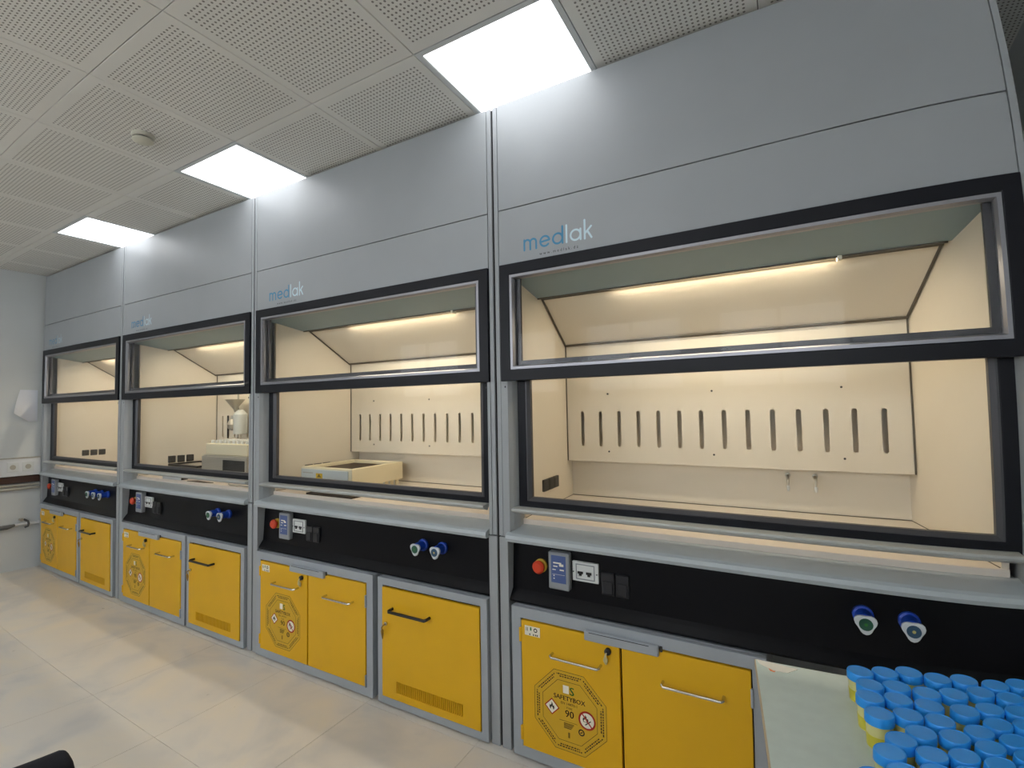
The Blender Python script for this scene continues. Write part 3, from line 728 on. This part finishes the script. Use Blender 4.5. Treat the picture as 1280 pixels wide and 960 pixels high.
# ------------------------------------------------------------------ table with specimen cups
TZ = .78
ca, cb = on_z(943, 823, TZ), on_z(962, 960, TZ); cc = on_z(1062, 845, TZ)
ang = math.atan2(cc.y-ca.y, cc.x-ca.x)
t = thing('table', 'pale grey-green table with worn beige edge, crowded with blue-capped cups', 'table', (ca.x, ca.y, 0), None, 0.0)
TW, TD = .93, 1.05
dxl = (cb.x-ca.x)/(cb.y-ca.y)                   # the short edge runs slightly askew
top = [(0, 0), (TW, (TW)*math.tan(ang)), (TW-dxl*0, -TD), (-dxl*TD, -TD)]
MB().prism(top, TZ-.024, TZ-.001, 'z').build('table_board', 'table_edge', t, bev=.001)
MB().prism([(p[0]+(.003 if p[0] < .5 else -.003), p[1]+(.003 if p[1] < -.5 else -.003)) for p in top], TZ-.001, TZ, 'z').build('laminate', 'table_top', t)
for a, b in ((.08, -.07), (TW-.06, -.07), (.14, -TD+.06), (TW-.06, -TD+.06)):
    MB().box(a-.018, a+.018, b-.018, b+.018, 0, TZ-.024).build('leg', 'table_leg', t, bev=.002)
MB().box(.08, TW-.06, -.08, -.06, TZ-.085, TZ-.024).build('apron', 'table_leg', t)
cp = MB(); cp.prism([(.006, -.004), (.110, -.012), (.085, -.045), (.050, -.050), (.014, -.026)], TZ, TZ+.0012, 'z')
cp.build('peeled_corner', 'tape_white', t); MB().prism([(.036, -.038), (.056, -.046), (.052, -.056), (.042, -.054)], TZ, TZ+.0009, 'z').build('orange_mark', 'tape_orange', t)
CAPS = [(195, 205), (360, 212), (520, 215), (700, 250), (865, 262), (1100, 298), (1265, 298), (268, 295), (440, 308), (625, 345), (795, 355), (1020, 350), (1215, 385),
        (265, 372), (440, 388), (640, 430), (900, 467), (1080, 460), (1245, 472), (330, 485), (508, 495), (708, 530), (1118, 560), (590, 615), (820, 640), (985, 610), (1310, 575),
        (470, 660), (1060, 712), (1225, 675), (395, 748), (675, 765), (880, 770), (1310, 770), (480, 862), (700, 868), (1135, 830), (920, 892), (1330, 400), (1400, 330), (1400, 480), (1330, 870), (280, 905), (1420, 640)]
CH = .074
pts = [on_z(1040+a/5.333, 800+b/5.333, TZ+CH) for a, b in CAPS]
P2 = [[p.x, p.y] for p in pts]; CR = .0285
for _ in range(200):
    for i in range(len(P2)):
        for j in range(i):
            dx, dy = P2[i][0]-P2[j][0], P2[i][1]-P2[j][1]; d = math.hypot(dx, dy)
            if d < 2*CR+.0008:
                k = (2*CR+.0008-d)/2/max(d, 1e-6); P2[i][0] += dx*k; P2[i][1] += dy*k; P2[j][0] -= dx*k; P2[j][1] -= dy*k
cap_me = MB().lathe([(.0285, .054), (.0285, .071), (.0272, .0735), (.0262, .074), (.0255, .0730), (.002, .0730)], n=28).mesh('screw_cap', 'cap_blue', smooth=True)
body_me = MB().lathe([(.022, 0), (.0235, .002), (.0258, .050), (.0258, .056)], n=24).mesh('cup_body', 'cup_body', smooth=True)
liq_me = MB().lathe([(.0240, .003), (.0259, .030)], n=24).mesh('liquid_band', 'cup_liquid', smooth=True)
for x, y in P2:
    if x > XR-.05 or x-ca.x > TW-.03: continue
    c = thing('specimen_cup', 'plastic specimen cup with blue screw cap and yellow contents, standing on the table', 'specimen cup', (x, y, TZ), 'blue-capped specimen cups on the table')
    put('cup_body', body_me, c); put('screw_cap', cap_me, c); put('liquid_band', liq_me, c)

# ------------------------------------------------------------------ chair in the foreground
t = thing('chair', 'dark cloth chair with padded backrest standing on the tiled floor', 'chair', (-.465, -1.76, -0.0))
bk = MB(); prof = []
pl = [(.330, .50), (.330, .80), (.345, .838), (.375, .857), (.410, .846), (.440, .78), (.440, .50), (.41, .48), (.35, .48)]
bk.prism(pl, -.22, .25, 'y')
bk.build('backrest', 'chair_cloth', t, bev=.03, seg=3, smooth=True)
MB().box(-.13, .33, -.22, .22, .42, .50).build('seat', 'chair_cloth', t, bev=.03, seg=3, smooth=True)
for b in (-.15, .15): MB().tube([(.29, b, .44), (.40, b, .44), (.405, b, .52)], .012, 8).build('back_bracket', 'chair_metal', t, smooth=True)
MB().tube([(.10, 0, .42), (.10, 0, .09)], .025, 12).build('column', 'chair_metal', t, smooth=True)
for k in range(5):
    a = 2*math.pi*k/5+.3; ex, ey = .10+.27*math.cos(a), .27*math.sin(a)
    lg = MB().tube([(.10, 0, .10), (ex, ey, .07)], [.024, .014], 8).build('base_arm', 'chair_metal', t, smooth=True)
    MB().lathe([(.026, -.012), (.026, .012)], (ex, ey, .026), 12, 'x').build('castor', 'black_plastic', lg, smooth=True)
    MB().tube([(ex, ey, .07), (ex, ey, .04)], .008, 6).build('castor_pin', 'chair_metal', lg)
